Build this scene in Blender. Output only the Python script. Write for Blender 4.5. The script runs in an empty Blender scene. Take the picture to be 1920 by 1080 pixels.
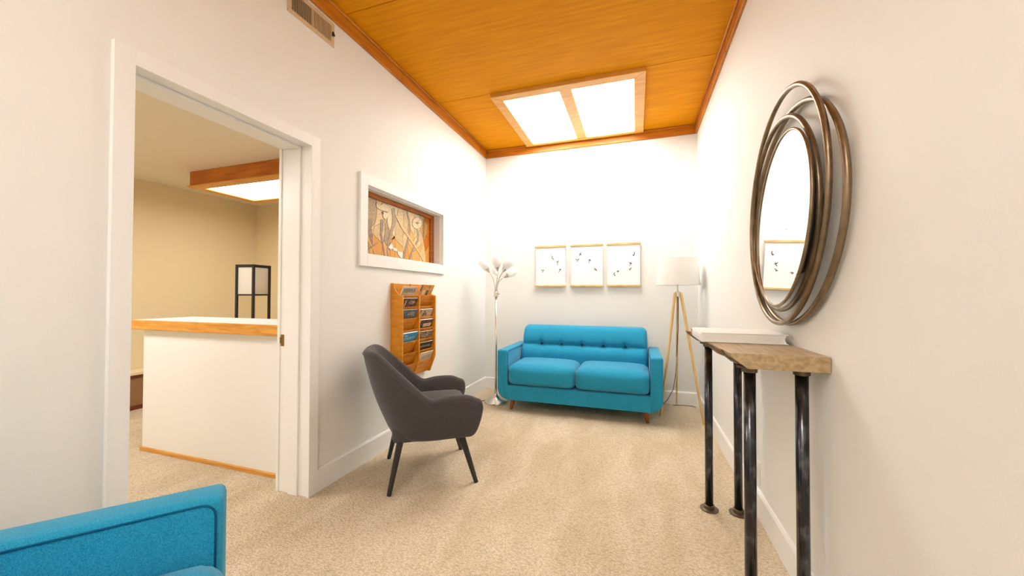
import bpy, bmesh, math, random
from mathutils import Vector, Matrix
random.seed(7)
PI = math.pi
S = bpy.context.scene
COL = S.collection

# ------------------------------------------------------------------ camera
YAW, PITCH, ROLL, FPX = math.radians(18.3886), math.radians(0.9200), math.radians(0.1147), 702.246
CAMP = Vector((0, 0, 1.2))
_f = Vector((-math.sin(YAW) * math.cos(PITCH), math.cos(YAW) * math.cos(PITCH), math.sin(PITCH)))
_r = Vector((math.cos(YAW), math.sin(YAW), 0))
_u = _r.cross(_f)
_r, _u = (math.cos(ROLL) * _r + math.sin(ROLL) * _u), (-math.sin(ROLL) * _r + math.cos(ROLL) * _u)
cd = bpy.data.cameras.new('camera'); cam = bpy.data.objects.new('camera', cd); COL.objects.link(cam)
cam.matrix_world = Matrix(((_r.x, _u.x, -_f.x, CAMP.x), (_r.y, _u.y, -_f.y, CAMP.y), (_r.z, _u.z, -_f.z, CAMP.z), (0, 0, 0, 1)))
cd.sensor_fit = 'HORIZONTAL'; cd.sensor_width = 36; cd.lens = 36 * FPX / 1920; cd.clip_start = 0.02
S.camera = cam

def at(px, py, axis, val):
    """point where the sight line of a photo pixel meets the plane axis=val"""
    d = _f + (px - 960) / FPX * _r - (py - 540) / FPX * _u
    return CAMP + d * ((val - CAMP[axis]) / d[axis])

# ------------------------------------------------------------------ world, exposure
w = bpy.data.worlds.new('world'); S.world = w; w.use_nodes = True
w.node_tree.nodes['Background'].inputs[0].default_value = (1, .95, .88, 1)
w.node_tree.nodes['Background'].inputs[1].default_value = 0.3
S.view_settings.view_transform = 'Standard'; S.view_settings.look = 'None'
S.view_settings.gamma = 1; S.view_settings.use_curve_mapping = False
S.view_settings.exposure = 1.08
L_MAIN, L_TUBE, L_FILL, L_OFFICE, L_OFFICE_NEAR = 8.2, 22.0, 7.6, 5.6, 12.0

# ------------------------------------------------------------------ materials
MATS = {}
def srgb(r, g, b):
    f = lambda c: (c / 255 / 12.92) if c / 255 <= .04045 else ((c / 255 + .055) / 1.055) ** 2.4
    return (f(r), f(g), f(b), 1)

def mat(name, col, rough=.6, metal=0, col2=None, scale=(8, 8, 8), detail=4, lo=.35, hi=.65, bump=0, bscale=(200, 200, 200),
        spec=.5, sheen=0, wave=None, dist=0.0, emit=None, trans=0, subs=0):
    if name in MATS: return MATS[name]
    m = bpy.data.materials.new(name); m.use_nodes = True; MATS[name] = m
    nt = m.node_tree; N = nt.nodes; Lk = nt.links
    b = N['Principled BSDF']
    b.inputs['Base Color'].default_value = col; b.inputs['Roughness'].default_value = rough
    b.inputs['Metallic'].default_value = metal; b.inputs['Specular IOR Level'].default_value = spec
    if sheen: b.inputs['Sheen Weight'].default_value = sheen; b.inputs['Sheen Roughness'].default_value = .4
    if trans: b.inputs['Transmission Weight'].default_value = trans
    if subs:
        b.inputs['Subsurface Weight'].default_value = subs; b.inputs['Subsurface Radius'].default_value = (.05, .05, .05)
    tc = N.new('ShaderNodeTexCoord')
    def mapped(sc):
        mp = N.new('ShaderNodeMapping'); mp.inputs['Scale'].default_value = sc
        Lk.new(tc.outputs['Object'], mp.inputs['Vector']); return mp.outputs['Vector']
    if col2:
        if wave:
            t = N.new('ShaderNodeTexWave'); t.wave_type = 'BANDS'; t.bands_direction = wave
            t.inputs['Scale'].default_value = 1; t.inputs['Distortion'].default_value = dist
            t.inputs['Detail'].default_value = detail; t.inputs['Detail Scale'].default_value = 1.2
            o = t.outputs['Fac']
        else:
            t = N.new('ShaderNodeTexNoise'); t.inputs['Scale'].default_value = 1; t.inputs['Detail'].default_value = detail
            t.inputs['Distortion'].default_value = dist; o = t.outputs['Fac']
        Lk.new(mapped(scale), t.inputs['Vector'])
        cr = N.new('ShaderNodeValToRGB'); cr.color_ramp.elements[0].position = lo; cr.color_ramp.elements[1].position = hi
        cr.color_ramp.elements[0].color = col; cr.color_ramp.elements[1].color = col2
        Lk.new(o, cr.inputs['Fac']); Lk.new(cr.outputs['Color'], b.inputs['Base Color'])
    if bump:
        t = N.new('ShaderNodeTexNoise'); t.inputs['Scale'].default_value = 1; t.inputs['Detail'].default_value = 2
        Lk.new(mapped(bscale), t.inputs['Vector'])
        bp = N.new('ShaderNodeBump'); bp.inputs['Strength'].default_value = bump; bp.inputs['Distance'].default_value = .004
        Lk.new(t.outputs['Fac'], bp.inputs['Height']); Lk.new(bp.outputs['Normal'], b.inputs['Normal'])
    if emit:
        b.inputs['Emission Color'].default_value = emit[0]; b.inputs['Emission Strength'].default_value = emit[1]
    return m

mat('wall_paint', (.865, .85, .815, 1), .62, bump=.08, bscale=(160, 160, 160), spec=.3)
mat('white_trim', (.9, .885, .86, 1), .38)
mat('lamp_tinted_paint', (.82, .69, .45, 1), .65, bump=.08, bscale=(160, 160, 160), spec=.3)  # same cream paint, with the warmth of the office lamps tinted in
mat('office_ceiling_paint', (.80, .73, .6, 1), .7)
mat('counter_white', (.88, .87, .86, 1), .5, bump=.25, bscale=(9, 9, 9))
mat('plywood', srgb(212, 132, 0), .6, col2=srgb(230, 154, 8), scale=(3, 40, 3), detail=8, lo=.3, hi=.72, bump=.1, bscale=(14, 160, 12), dist=.2, spec=.1)
mat('trim_wood', srgb(178, 98, 4), .5, col2=srgb(206, 126, 16), scale=(3, 3, 40), detail=5, bump=.1, bscale=(10, 10, 200))
mat('fixture_wood', srgb(216, 150, 60), .42, col2=srgb(226, 168, 84), scale=(4, 18, 4), detail=5)
mat('box_wood', srgb(176, 92, 14), .45, col2=srgb(206, 124, 30), scale=(3, 20, 20), detail=5)
mat('oak', srgb(208, 128, 10), .45, col2=srgb(232, 158, 40), scale=(9, 9, 34), detail=5, lo=.3, hi=.7, dist=.8, bump=.08, bscale=(30, 30, 160))
mat('oak_pocket', srgb(192, 108, 6), .45, col2=srgb(224, 146, 30), scale=(26, 5, 20), detail=4, lo=.35, hi=.66, dist=1.8)
mat('counter_oak', srgb(208, 136, 44), .4, col2=srgb(228, 168, 80), scale=(5, 30, 60), detail=5, dist=.6)
mat('blue_fabric', srgb(20, 132, 174), .85, col2=srgb(52, 164, 200), scale=(420, 420, 420), detail=2, bump=.35, bscale=(600, 600, 600), spec=.2, sheen=.25)
mat('blue_piping', srgb(8, 90, 130), .85, spec=.2)
mat('grey_fabric', srgb(66, 62, 63), .9, col2=srgb(86, 81, 81), scale=(380, 380, 380), detail=2, bump=.35, bscale=(520, 520, 520), spec=.15, sheen=.25)
mat('black_leg', srgb(40, 37, 36), .45)
mat('walnut', srgb(120, 58, 14), .4, col2=srgb(150, 78, 22), scale=(30, 30, 8))
mat('pine', srgb(218, 178, 114), .5, col2=srgb(234, 202, 146), scale=(40, 40, 5), detail=4)
mat('rail_wood', srgb(214, 166, 92), .5, col2=srgb(232, 198, 140), scale=(12, 40, 40), detail=4)
mat('nickel', (.72, .66, .58, 1), .25, metal=1)
mat('black_frame', srgb(34, 31, 30), .5)
mat('paper', (.93, .92, .9, 1), .8)
mat('cord_string', (.8, .76, .7, 1), .8)
mat('bird_ink', srgb(74, 58, 44), .8, col2=srgb(38, 70, 92), scale=(60, 60, 60), lo=.5, hi=.62)
mat('slab_wood', srgb(160, 134, 96), .4, col2=srgb(188, 164, 124), scale=(40, 5, 60), detail=5, dist=.8, bump=.1, bscale=(80, 10, 80))
mat('bark', srgb(84, 66, 46), .75, col2=srgb(150, 122, 86), scale=(30, 14, 30), detail=5, bump=.6, bscale=(60, 40, 60))
mat('black_pipe', srgb(66, 66, 70), .2, metal=.9, col2=srgb(120, 122, 128), scale=(34, 34, 16), detail=6, lo=.5, hi=.75)
mat('flange', srgb(120, 104, 84), .4, metal=.8, col2=srgb(92, 80, 66), scale=(40, 40, 40))
mat('bronze', srgb(128, 110, 88), .34, metal=.85, col2=srgb(150, 130, 104), scale=(20, 20, 20))
mat('mirror', (.95, .95, .95, 1), .005, metal=1)
mat('dark_board', srgb(60, 50, 40), .8)
mat('book_cover', (.9, .885, .86, 1), .4)
mat('book_pages', (.9, .88, .84, 1), .8, col2=(.82, .79, .73, 1), scale=(4, 4, 900), detail=1)
mat('spine_accent', srgb(222, 130, 24), .5)
mat('vent_metal', srgb(214, 186, 150), .5)
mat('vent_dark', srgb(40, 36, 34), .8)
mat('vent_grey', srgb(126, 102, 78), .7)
mat('brass', srgb(150, 120, 80), .35, metal=1)
mat('outlet_plastic', (.88, .86, .83, 1), .4)
mat('heater_panel', srgb(150, 112, 76), .6)
mat('heater_dark', srgb(110, 50, 10), .6)
mat('cord_black', srgb(40, 36, 34), .6)
mat('housing_white', (.9, .9, .88, 1), .6)
mat('lead', srgb(74, 60, 48), .5, metal=.3)
mat('wood_sash', srgb(150, 76, 10), .45, col2=srgb(186, 104, 20), scale=(8, 8, 50))
def glass(name, c1, c2, sc=60): return mat(name, srgb(*c1), .18, col2=srgb(*c2), scale=(sc, sc, sc), detail=5, lo=.38, hi=.62)
glass('glass_cream', (232, 210, 166), (222, 194, 146)); glass('glass_tan', (212, 184, 134), (196, 160, 106))
glass('glass_sand', (226, 196, 144), (206, 172, 116)); glass('glass_amber', (226, 160, 60), (208, 168, 108), 110)
glass('glass_orange', (222, 146, 40), (204, 152, 84), 110); glass('glass_rust', (186, 96, 14), (206, 122, 30), 90)
glass('glass_mauve', (158, 130, 106), (132, 106, 84)); glass('glass_grey', (174, 148, 116), (148, 122, 94))
glass('glass_white', (238, 226, 212), (222, 212, 204)); glass('glass_streak', (190, 160, 110), (150, 118, 80), 140)

# carpet: looped pile with faint vacuum streaks
def carpet():
    m = bpy.data.materials.new('carpet'); m.use_nodes = True; MATS['carpet'] = m
    nt = m.node_tree; N = nt.nodes; Lk = nt.links; b = N['Principled BSDF']
    b.inputs['Roughness'].default_value = .95; b.inputs['Specular IOR Level'].default_value = .1
    tc = N.new('ShaderNodeTexCoord')
    mp = N.new('ShaderNodeMapping'); mp.inputs['Scale'].default_value = (75, 125, 1); Lk.new(tc.outputs['Object'], mp.inputs['Vector'])
    v = N.new('ShaderNodeTexVoronoi'); v.inputs['Scale'].default_value = 1; Lk.new(mp.outputs[0], v.inputs['Vector'])
    cr = N.new('ShaderNodeValToRGB'); e = cr.color_ramp.elements
    e[0].position = .05; e[0].color = srgb(234, 219, 194); e[1].position = .85; e[1].color = srgb(160, 136, 102)
    Lk.new(v.outputs['Distance'], cr.inputs['Fac'])
    n = N.new('ShaderNodeTexNoise'); n.inputs['Scale'].default_value = 230; n.inputs['Detail'].default_value = 3
    Lk.new(tc.outputs['Object'], n.inputs['Vector'])
    cr2 = N.new('ShaderNodeValToRGB'); e = cr2.color_ramp.elements
    e[0].position = .4; e[0].color = srgb(204, 180, 144); e[1].position = .58; e[1].color = srgb(248, 238, 220)
    Lk.new(n.outputs['Fac'], cr2.inputs['Fac'])
    mx = N.new('ShaderNodeMix'); mx.data_type = 'RGBA'; mx.blend_type = 'MIX'; mx.inputs['Factor'].default_value = .5
    Lk.new(cr.outputs[0], mx.inputs[6]); Lk.new(cr2.outputs[0], mx.inputs[7])
    mp2 = N.new('ShaderNodeMapping'); mp2.inputs['Scale'].default_value = (2.6, .9, 1); mp2.inputs['Rotation'].default_value = (0, 0, .35)
    Lk.new(tc.outputs['Object'], mp2.inputs['Vector'])
    n2 = N.new('ShaderNodeTexNoise'); n2.inputs['Scale'].default_value = 1.6; n2.inputs['Detail'].default_value = 3; n2.inputs['Distortion'].default_value = .6
    Lk.new(mp2.outputs[0], n2.inputs['Vector'])
    cr3 = N.new('ShaderNodeValToRGB'); e = cr3.color_ramp.elements
    e[0].position = .4; e[0].color = (.87, .85, .80, 1); e[1].position = .62; e[1].color = (1, 1, 1, 1)
    Lk.new(n2.outputs['Fac'], cr3.inputs['Fac'])
    mu = N.new('ShaderNodeMix'); mu.data_type = 'RGBA'; mu.blend_type = 'MULTIPLY'; mu.inputs['Factor'].default_value = 1
    Lk.new(mx.outputs[2], mu.inputs[6]); Lk.new(cr3.outputs[0], mu.inputs[7]); Lk.new(mu.outputs[2], b.inputs['Base Color'])
    bp = N.new('ShaderNodeBump'); bp.inputs['Strength'].default_value = .7; bp.inputs['Distance'].default_value = .006; bp.invert = True
    Lk.new(v.outputs['Distance'], bp.inputs['Height']); Lk.new(bp.outputs[0], b.inputs['Normal'])
carpet()
def translucent(name, col, gloss=0):
    m = bpy.data.materials.new(name); m.use_nodes = True; MATS[name] = m
    nt = m.node_tree; N = nt.nodes; Lk = nt.links; N.clear()
    out = N.new('ShaderNodeOutputMaterial'); a = N.new('ShaderNodeBsdfDiffuse'); b = N.new('ShaderNodeBsdfTranslucent'); mx = N.new('ShaderNodeMixShader')
    a.inputs[0].default_value = col; b.inputs[0].default_value = col; mx.inputs[0].default_value = .45
    Lk.new(a.outputs[0], mx.inputs[1]); Lk.new(b.outputs[0], mx.inputs[2]); sh = mx.outputs[0]
    if gloss:
        g_ = N.new('ShaderNodeBsdfGlossy'); g_.inputs['Roughness'].default_value = .25; m2 = N.new('ShaderNodeMixShader'); m2.inputs[0].default_value = gloss
        Lk.new(sh, m2.inputs[1]); Lk.new(g_.outputs[0], m2.inputs[2]); sh = m2.outputs[0]
    Lk.new(sh, out.inputs[0])
translucent('lamp_shade', (.95, .94, .92, 1)); translucent('frosted_glass', (.95, .94, .92, 1), .06); translucent('shoji_paper', (.95, .92, .86, 1))

def emitter(name, col, strength, clear=0, ribs=0):
    m = bpy.data.materials.new(name); m.use_nodes = True; MATS[name] = m
    nt = m.node_tree; N = nt.nodes; Lk = nt.links; N.clear()
    out = N.new('ShaderNodeOutputMaterial'); em = N.new('ShaderNodeEmission')
    em.inputs[0].default_value = col; em.inputs[1].default_value = strength; sh = em.outputs[0]
    if ribs:   # prismatic lens grid moulded in the panel
        tc = N.new('ShaderNodeTexCoord'); prev = None
        for d in 'XY':
            t = N.new('ShaderNodeTexWave'); t.bands_direction = d; t.inputs['Scale'].default_value = ribs
            Lk.new(tc.outputs['Object'], t.inputs['Vector'])
            if prev is None: prev = t.outputs['Fac']
            else:
                a = N.new('ShaderNodeMath'); a.operation = 'ADD'; Lk.new(prev, a.inputs[0]); Lk.new(t.outputs['Fac'], a.inputs[1]); prev = a.outputs[0]
        mr = N.new('ShaderNodeMapRange'); mr.inputs[1].default_value = 0; mr.inputs[2].default_value = 2
        mr.inputs[3].default_value = strength * .72; mr.inputs[4].default_value = strength * 1.28
        Lk.new(prev, mr.inputs[0]); Lk.new(mr.outputs[0], em.inputs[1])
    if clear:
        tr = N.new('ShaderNodeBsdfTransparent'); mx = N.new('ShaderNodeMixShader'); mx.inputs[0].default_value = clear
        Lk.new(sh, mx.inputs[1]); Lk.new(tr.outputs[0], mx.inputs[2]); sh = mx.outputs[0]
    Lk.new(sh, out.inputs[0]); return m
emitter('diffuser_main', (1, .975, .925, 1), L_MAIN, .3, 22)
emitter('diffuser_fill', (1, .98, .94, 1), L_FILL, .3, 22)  # unseen fill panel added behind the viewer
emitter('tube', (1, .985, .95, 1), L_TUBE)
emitter('diffuser_office', (1, .95, .86, 1), L_OFFICE)
emitter('diffuser_office_near', (1, .99, .97, 1), L_OFFICE_NEAR)

# ------------------------------------------------------------------ helpers
def origin(o):
    v = Vector((0, 0, 0))
    while o is not None: v += o.location; o = o.parent
    return v

def obj(name, bm, m, parent=None, smooth=None, world=False, label=None, mods=None):
    """bm -> one mesh object. world=True: coordinates are room coordinates and the (unrotated) parent sits at its own location"""
    if isinstance(bm, bmesh.types.BMesh):
        if world and parent is not None: bmesh.ops.translate(bm, verts=bm.verts, vec=-origin(parent))
        bmesh.ops.recalc_face_normals(bm, faces=bm.faces)
        me = bpy.data.meshes.new(name); bm.to_mesh(me); bm.free()
        if smooth is not None:
            for p_ in me.polygons: p_.use_smooth = True
            if smooth < 180: me.set_sharp_from_angle(angle=math.radians(smooth))
    else: me = bm
    if m is not None and not me.materials: me.materials.append(MATS[m])
    o = bpy.data.objects.new(name, me); COL.objects.link(o)
    if parent is not None: o.parent = parent
    if label: o['label'] = label
    return o

def tag(o, label, cat=None, group=None, kind=None):
    o['label'] = label
    if cat: o['category'] = cat
    if group: o['group'] = group
    if kind: o['kind'] = kind
    return o

def thing(name, label, cat, loc=(0, 0, 0), rotz=0, group=None):
    o = bpy.data.objects.new(name, None); COL.objects.link(o); o.location = loc; o.rotation_euler = (0, 0, rotz)
    o.empty_display_size = .1
    return tag(o, label, cat, group)

def struct(name, bm, m, label, smooth=None):
    o = obj(name, bm, m, None, smooth); o['kind'] = 'structure'; o['label'] = label; return o

def copy_tree(o, parent=None):
    c = o.copy(); COL.objects.link(c); c.parent = parent
    for ch in list(o.children): copy_tree(ch, c)
    return c

def NB(): return bmesh.new()

def box(bm, x0, x1, y0, y1, z0, z1, bev=0, seg=1):
    t = bmesh.new()
    vs = [t.verts.new((x, y, z)) for x in (x0, x1) for y in (y0, y1) for z in (z0, z1)]
    for f in ((0, 1, 3, 2), (4, 6, 7, 5), (0, 4, 5, 1), (2, 3, 7, 6), (0, 2, 6, 4), (1, 5, 7, 3)): t.faces.new([vs[i] for i in f])
    if bev: bmesh.ops.bevel(t, geom=list(t.edges), offset=bev, segments=seg, affect='EDGES', profile=.5)
    join(bm, t); return bm

def join(bm, t, M=None):
    mp = {}
    for v in t.verts: mp[v] = bm.verts.new(M @ v.co if M else v.co)
    for f in t.faces:
        try: bm.faces.new([mp[v] for v in f.verts])
        except ValueError: pass
    t.free()

def B(x0, x1, y0, y1, z0, z1, bev=0, seg=1): return box(NB(), x0, x1, y0, y1, z0, z1, bev, seg)

def prism(pts, axis, a, b, bev=0, seg=2, only=None, bm=None):
    """extrude a 2-D outline along axis from a to b. axis x: pts=(y,z); y: (x,z); z: (x,y)"""
    t = bmesh.new()
    def P(q, d): return {'x': (d, q[0], q[1]), 'y': (q[0], d, q[1]), 'z': (q[0], q[1], d)}[axis]
    A = [t.verts.new(P(q, a)) for q in pts]; C = [t.verts.new(P(q, b)) for q in pts]; n = len(pts)
    t.faces.new(A); t.faces.new(C[::-1])
    for i in range(n): t.faces.new((A[i], C[i], C[(i + 1) % n], A[(i + 1) % n]))
    bmesh.ops.recalc_face_normals(t, faces=t.faces)
    if bev:
        es = [e for e in t.edges if (only is None or only((e.verts[0].co + e.verts[1].co) / 2)) and len(e.link_faces) == 2 and e.calc_face_angle(0) > .7]
        bmesh.ops.bevel(t, geom=es, offset=bev, segments=seg, affect='EDGES', profile=.5)
    if bm is None: return t
    join(bm, t); return bm

def tube(path, rad, n=10, closed=False, cap=True, bm=None):
    """round bar along a list of points, rad = number or list"""
    t = bm or bmesh.new(); P = [Vector(p_) for p_ in path]; k = len(P); rings = []
    up = Vector((0, 0, 1)); prevN = None
    for i in range(k):
        a = P[i - 1] if (closed or i) else P[i]; c = P[(i + 1) % k] if (closed or i < k - 1) else P[i]
        d = (c - a).normalized()
        if prevN is None:
            ref = up if abs(d.z) < .9 else Vector((1, 0, 0)); nn = (ref - d * ref.dot(d)).normalized()
        else: nn = (prevN - d * prevN.dot(d)).normalized()
        prevN = nn; bb = d.cross(nn); r = rad[i] if isinstance(rad, (list, tuple)) else rad
        rings.append([t.verts.new(P[i] + r * (math.cos(2 * PI * j / n) * nn + math.sin(2 * PI * j / n) * bb)) for j in range(n)])
    for i in range(k if closed else k - 1):
        r0, r1 = rings[i], rings[(i + 1) % k]
        for j in range(n): t.faces.new((r0[j], r0[(j + 1) % n], r1[(j + 1) % n], r1[j]))
    if cap and not closed: t.faces.new(rings[0][::-1]); t.faces.new(rings[-1])
    return t

def lathe(prof, n=24, c=(0, 0, 0), M=None, bm=None):
    """profile [(r,z)...] turned about z; ends with r=0 are closed to a point"""
    t = bmesh.new(); rings = []
    for r, z in prof:
        if r < 1e-6: rings.append([t.verts.new((0, 0, z))])
        else: rings.append([t.verts.new((r * math.cos(2 * PI * j / n), r * math.sin(2 * PI * j / n), z)) for j in range(n)])
    for i in range(len(rings) - 1):
        a, b = rings[i], rings[i + 1]
        for j in range(n):
            j2 = (j + 1) % n
            if len(a) == 1 and len(b) == 1: continue
            if len(a) == 1: t.faces.new((a[0], b[j], b[j2]))
            elif len(b) == 1: t.faces.new((a[j], b[0], a[j2]))
            else: t.faces.new((a[j], b[j], b[j2], a[j2]))
    MM = (M or Matrix.Identity(4)); MM = Matrix.Translation(c) @ MM
    out = bm or bmesh.new(); join(out, t, MM); return out

def aim(d):
    d = Vector(d).normalized(); return d.to_track_quat('Z', 'Y').to_matrix().to_4x4()

def cushion(hx, hy, hz, r, seg=10, fn=None, c=(0, 0, 0)):
    """rounded, softly crowned block; fn(co)->co shapes it further"""
    t = bmesh.new(); bmesh.ops.create_cube(t, size=2)
    bmesh.ops.subdivide_edges(t, edges=list(t.edges), cuts=seg - 1, use_grid_fill=True)
    for v in t.verts:
        p_ = Vector((v.co.x * hx, v.co.y * hy, v.co.z * hz)); hh = (hx, hy, hz)
        q = Vector([max(-(h - r), min(h - r, a)) for a, h in zip(p_, hh)]); d = p_ - q
        if d.length > 1e-9:
            p_ = q + d.normalized() * r
        if fn: p_ = fn(p_)
        v.co = p_ + Vector(c)
    return t

def text_mesh(body, width, height):
    """flat lettering in the xy plane, lower left at 0,0"""
    cu = bpy.data.curves.new('lettering', 'FONT'); cu.body = body; cu.size = 1; cu.resolution_u = 3
    o = bpy.data.objects.new('lettering_tmp', cu); COL.objects.link(o)
    bpy.context.view_layer.update()
    me = bpy.data.meshes.new_from_object(o.evaluated_get(bpy.context.evaluated_depsgraph_get()))
    bpy.data.objects.remove(o); bpy.data.curves.remove(cu)
    me.materials.clear()
    xs = [v.co.x for v in me.vertices]; ys = [v.co.y for v in me.vertices]
    x0, x1, y0, y1 = min(xs), max(xs), min(ys), max(ys)
    for v in me.vertices: v.co = ((v.co.x - x0) / (x1 - x0) * width, (v.co.y - y0) / (y1 - y0) * height, 0)
    return me

# ------------------------------------------------------------------ room shell
XL, XR, YB, YN, ZC, HW = -1.849, .632, 4.478, -1.7, 3.05, 3.24
XLo = -2.069                                  # far face of the left wall
OXL, OYB, OYN, OZC = -5.13, 3.9, -.6, 2.44    # office behind the doorway
D0, D1, DZ = .876, 1.755, 2.108               # rough door opening
W0, W1, WZ0, WZ1 = 2.205, 3.340, 1.470, 2.000 # rough window opening

struct('floor', B(OXL - .1, XR + .1, YN - .1, YB + .1, -.08, 0), 'carpet', 'beige looped pile carpet running through both rooms')
bm = NB()
box(bm, XLo, XL, YN, D0, 0, HW); box(bm, XLo, XL, D0, D1, DZ, HW); box(bm, XLo, XL, D1, W0, 0, HW)
box(bm, XLo, XL, W0, W1, 0, WZ0); box(bm, XLo, XL, W0, W1, WZ1, HW); box(bm, XLo, XL, W1, YB, 0, HW)
struct('wall_left', bm, 'wall_paint', 'cream painted wall with the doorway and the stained glass window')
struct('wall_right', B(XR, XR + .12, YN, YB, 0, HW), 'wall_paint', 'cream painted wall behind the round mirror and console table')
struct('wall_back', B(XLo, XR + .12, YB, YB + .12, 0, HW), 'wall_paint', 'cream painted end wall behind the blue loveseat')
struct('wall_near', B(XLo, XR + .12, YN - .12, YN, 0, HW), 'wall_paint', 'cream painted wall behind the viewer')
struct('wall_office_left', B(OXL - .12, OXL, OYN, OYB, 0, 2.6), 'lamp_tinted_paint', 'lamp-tinted cream far wall of the office seen through the doorway')
struct('wall_office_back', B(OXL - .12, XLo, OYB, OYB + .12, 0, 2.6), 'lamp_tinted_paint', 'lamp-tinted cream end wall of the office behind the black lantern lamp')
struct('wall_office_near', B(OXL - .12, XLo, OYN - .12, OYN, 0, 2.6), 'lamp_tinted_paint', 'near wall of the office, out of the doorway view')
struct('ceiling_office', B(OXL - .12, XLo, OYN - .12, OYB + .12, OZC, OZC + .06), 'office_ceiling_paint', 'plain painted ceiling of the office')

# ceiling: plywood sheets on a backing
ceil = struct('ceiling', B(XLo, XR + .12, YN - .1, YB + .1, HW, HW + .05), 'dark_board', 'orange stained plywood sheet ceiling of the waiting room')
LX0, LX1, LY0, LY1 = -1.28, .08, 3.20, 4.425
g = .002
def sheet(x0, x1, y0, y1):
    obj('ceiling_panel', B(x0 + g, x1 - g, y0 + g, y1 - g, ZC, ZC + .012, .0015), 'plywood', ceil, world=True)
seams = [YN, -.46, .76, 1.98, 3.2, YB]
for a, b in zip(seams[:-1], seams[1:]):
    if b == YB: sheet(XL, LX0, a, b); sheet(LX1, XR, a, b); obj('ceiling_panel', B(LX0 + g, LX1 - g, LY1, b, ZC, ZC + .012), 'plywood', ceil, world=True)
    elif a == YN: pass
    elif a == -.46: sheet(XL, XR, a, b)
    else: sheet(XL, XR, a, b)
S0, S1 = -1.68, -.455                          # added fill light, unseen, sits in the sheet bay behind the viewer
sheet(XL, LX0, YN, -.46); sheet(LX1, XR, YN, -.46)
# wood trim round the top of the walls, made of board lengths plus a small bead
def crown(n, boards, beads, label):
    e = bpy.data.objects.new('trim_%d' % n, None); COL.objects.link(e); e['kind'] = 'structure'; e['label'] = label
    for q in boards: obj('trim_board', B(*q, .003), 'trim_wood', e)
    for q in beads: obj('trim_bead', B(*q, .004), 'trim_wood', e)
TZ = 2.95
crown(1, [(XL, XL + .02, YN, 2.62, TZ, ZC - .001), (XL, XL + .02, 2.623, YB, TZ, ZC - .001)], [(XL + .02, XL + .036, YN, YB - .036, ZC - .02, ZC - .001)], 'orange wood trim board under the ceiling on the doorway wall')
crown(2, [(XR - .02, XR, YN, 3.02, TZ, ZC - .001), (XR - .022, XR, 3.023, YB, TZ, ZC - .001)], [(XR - .036, XR - .02, YN, YB - .036, ZC - .02, ZC - .001)], 'orange wood trim board under the ceiling on the mirror wall')
crown(3, [(XL + .02, XR - .022, YB - .02, YB, TZ, ZC - .001)], [(XL + .02, XR - .022, YB - .036, YB - .02, ZC - .02, ZC - .001)], 'orange wood trim board under the ceiling above the hanging prints')
# baseboards
BH = .14
def base(name, pts, axis, a, b, label): struct(name, prism(pts, axis, a, b), 'white_trim', label)
pl = [(XL, 0), (XL + .015, 0), (XL + .015, BH - .012), (XL + .008, BH), (XL, BH)]
base('baseboard_left', pl, 'y', 1.79, YB, 'white baseboard along the doorway wall behind the grey armchair')
base('baseboard_near_left', pl, 'y', YN, .835, 'white baseboard on the doorway wall before the doorway')
base('baseboard_right', [(XR, 0), (XR - .015, 0), (XR - .015, BH - .012), (XR - .008, BH), (XR, BH)], 'y', YN, YB, 'white baseboard along the mirror wall under the console')
base('baseboard_back', [(YB, 0), (YB - .015, 0), (YB - .015, BH - .012), (YB - .008, BH), (YB, BH)], 'x', XL + .015, XR - .015, 'white baseboard along the end wall behind the loveseat')

# doorway: casing, jambs, stops, strike
d = bpy.data.objects.new('door_1', None); COL.objects.link(d); d['kind'] = 'structure'; d['label'] = 'white cased doorway opening to the office'
d.location = (XL, 1.3, 0)
c0, c1, cz, cw, ct = .900, 1.727, 2.080, .064, .020
obj('casing', B(XL, XL + ct, c0 - cw, c0, 0, cz + cw, .001), 'white_trim', d, world=True)
obj('casing', B(XL, XL + ct, c1, c1 + cw, 0, cz + cw, .001), 'white_trim', d, world=True)
obj('casing', B(XL, XL + ct, c0, c1, cz, cz + cw, .0006), 'white_trim', d, world=True, label='white head casing over the doorway')
j0, j1, jz = c0 - .005, c1 + .006, cz + .006
obj('jamb', B(XLo, XL, D0, j0, 0, jz, .001), 'white_trim', d, world=True)
obj('jamb', B(XLo, XL, j1, D1, 0, jz, .001), 'white_trim', d, world=True)
obj('jamb', B(XLo, XL, D0, D1, jz, DZ, .001), 'white_trim', d, world=True)
for a, b, zz in ((-1.99, -1.915, .012),):
    obj('door_stop', B(a, b, j0, j0 + zz, 0, jz, .002), 'white_trim', d, world=True)
    obj('door_stop', B(a, b, j1 - zz, j1, 0, jz, .002), 'white_trim', d, world=True)
    obj('door_stop', B(a, b, j0 + zz, j1 - zz, jz - zz, jz, .002), 'white_trim', d, world=True)
for a, b in ((c0 - cw, c0), (c1, c1 + cw)):
    obj('casing', B(XLo - ct, XLo, a, b, 0, cz + cw, .001), 'white_trim', d, world=True)
sp = at(530, 638, 1, j1)
bm = B(XLo + .005, XLo + .030, j1 - .003, j1, sp.z - .035, sp.z + .035, .001); box(bm, XLo - .002, XLo + .012, j1 - .005, j1 - .002, sp.z - .018, sp.z + .018, .001)
obj('strike_plate', bm, 'brass', d, world=True, label='small brass strike plate on the jamb')

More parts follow.
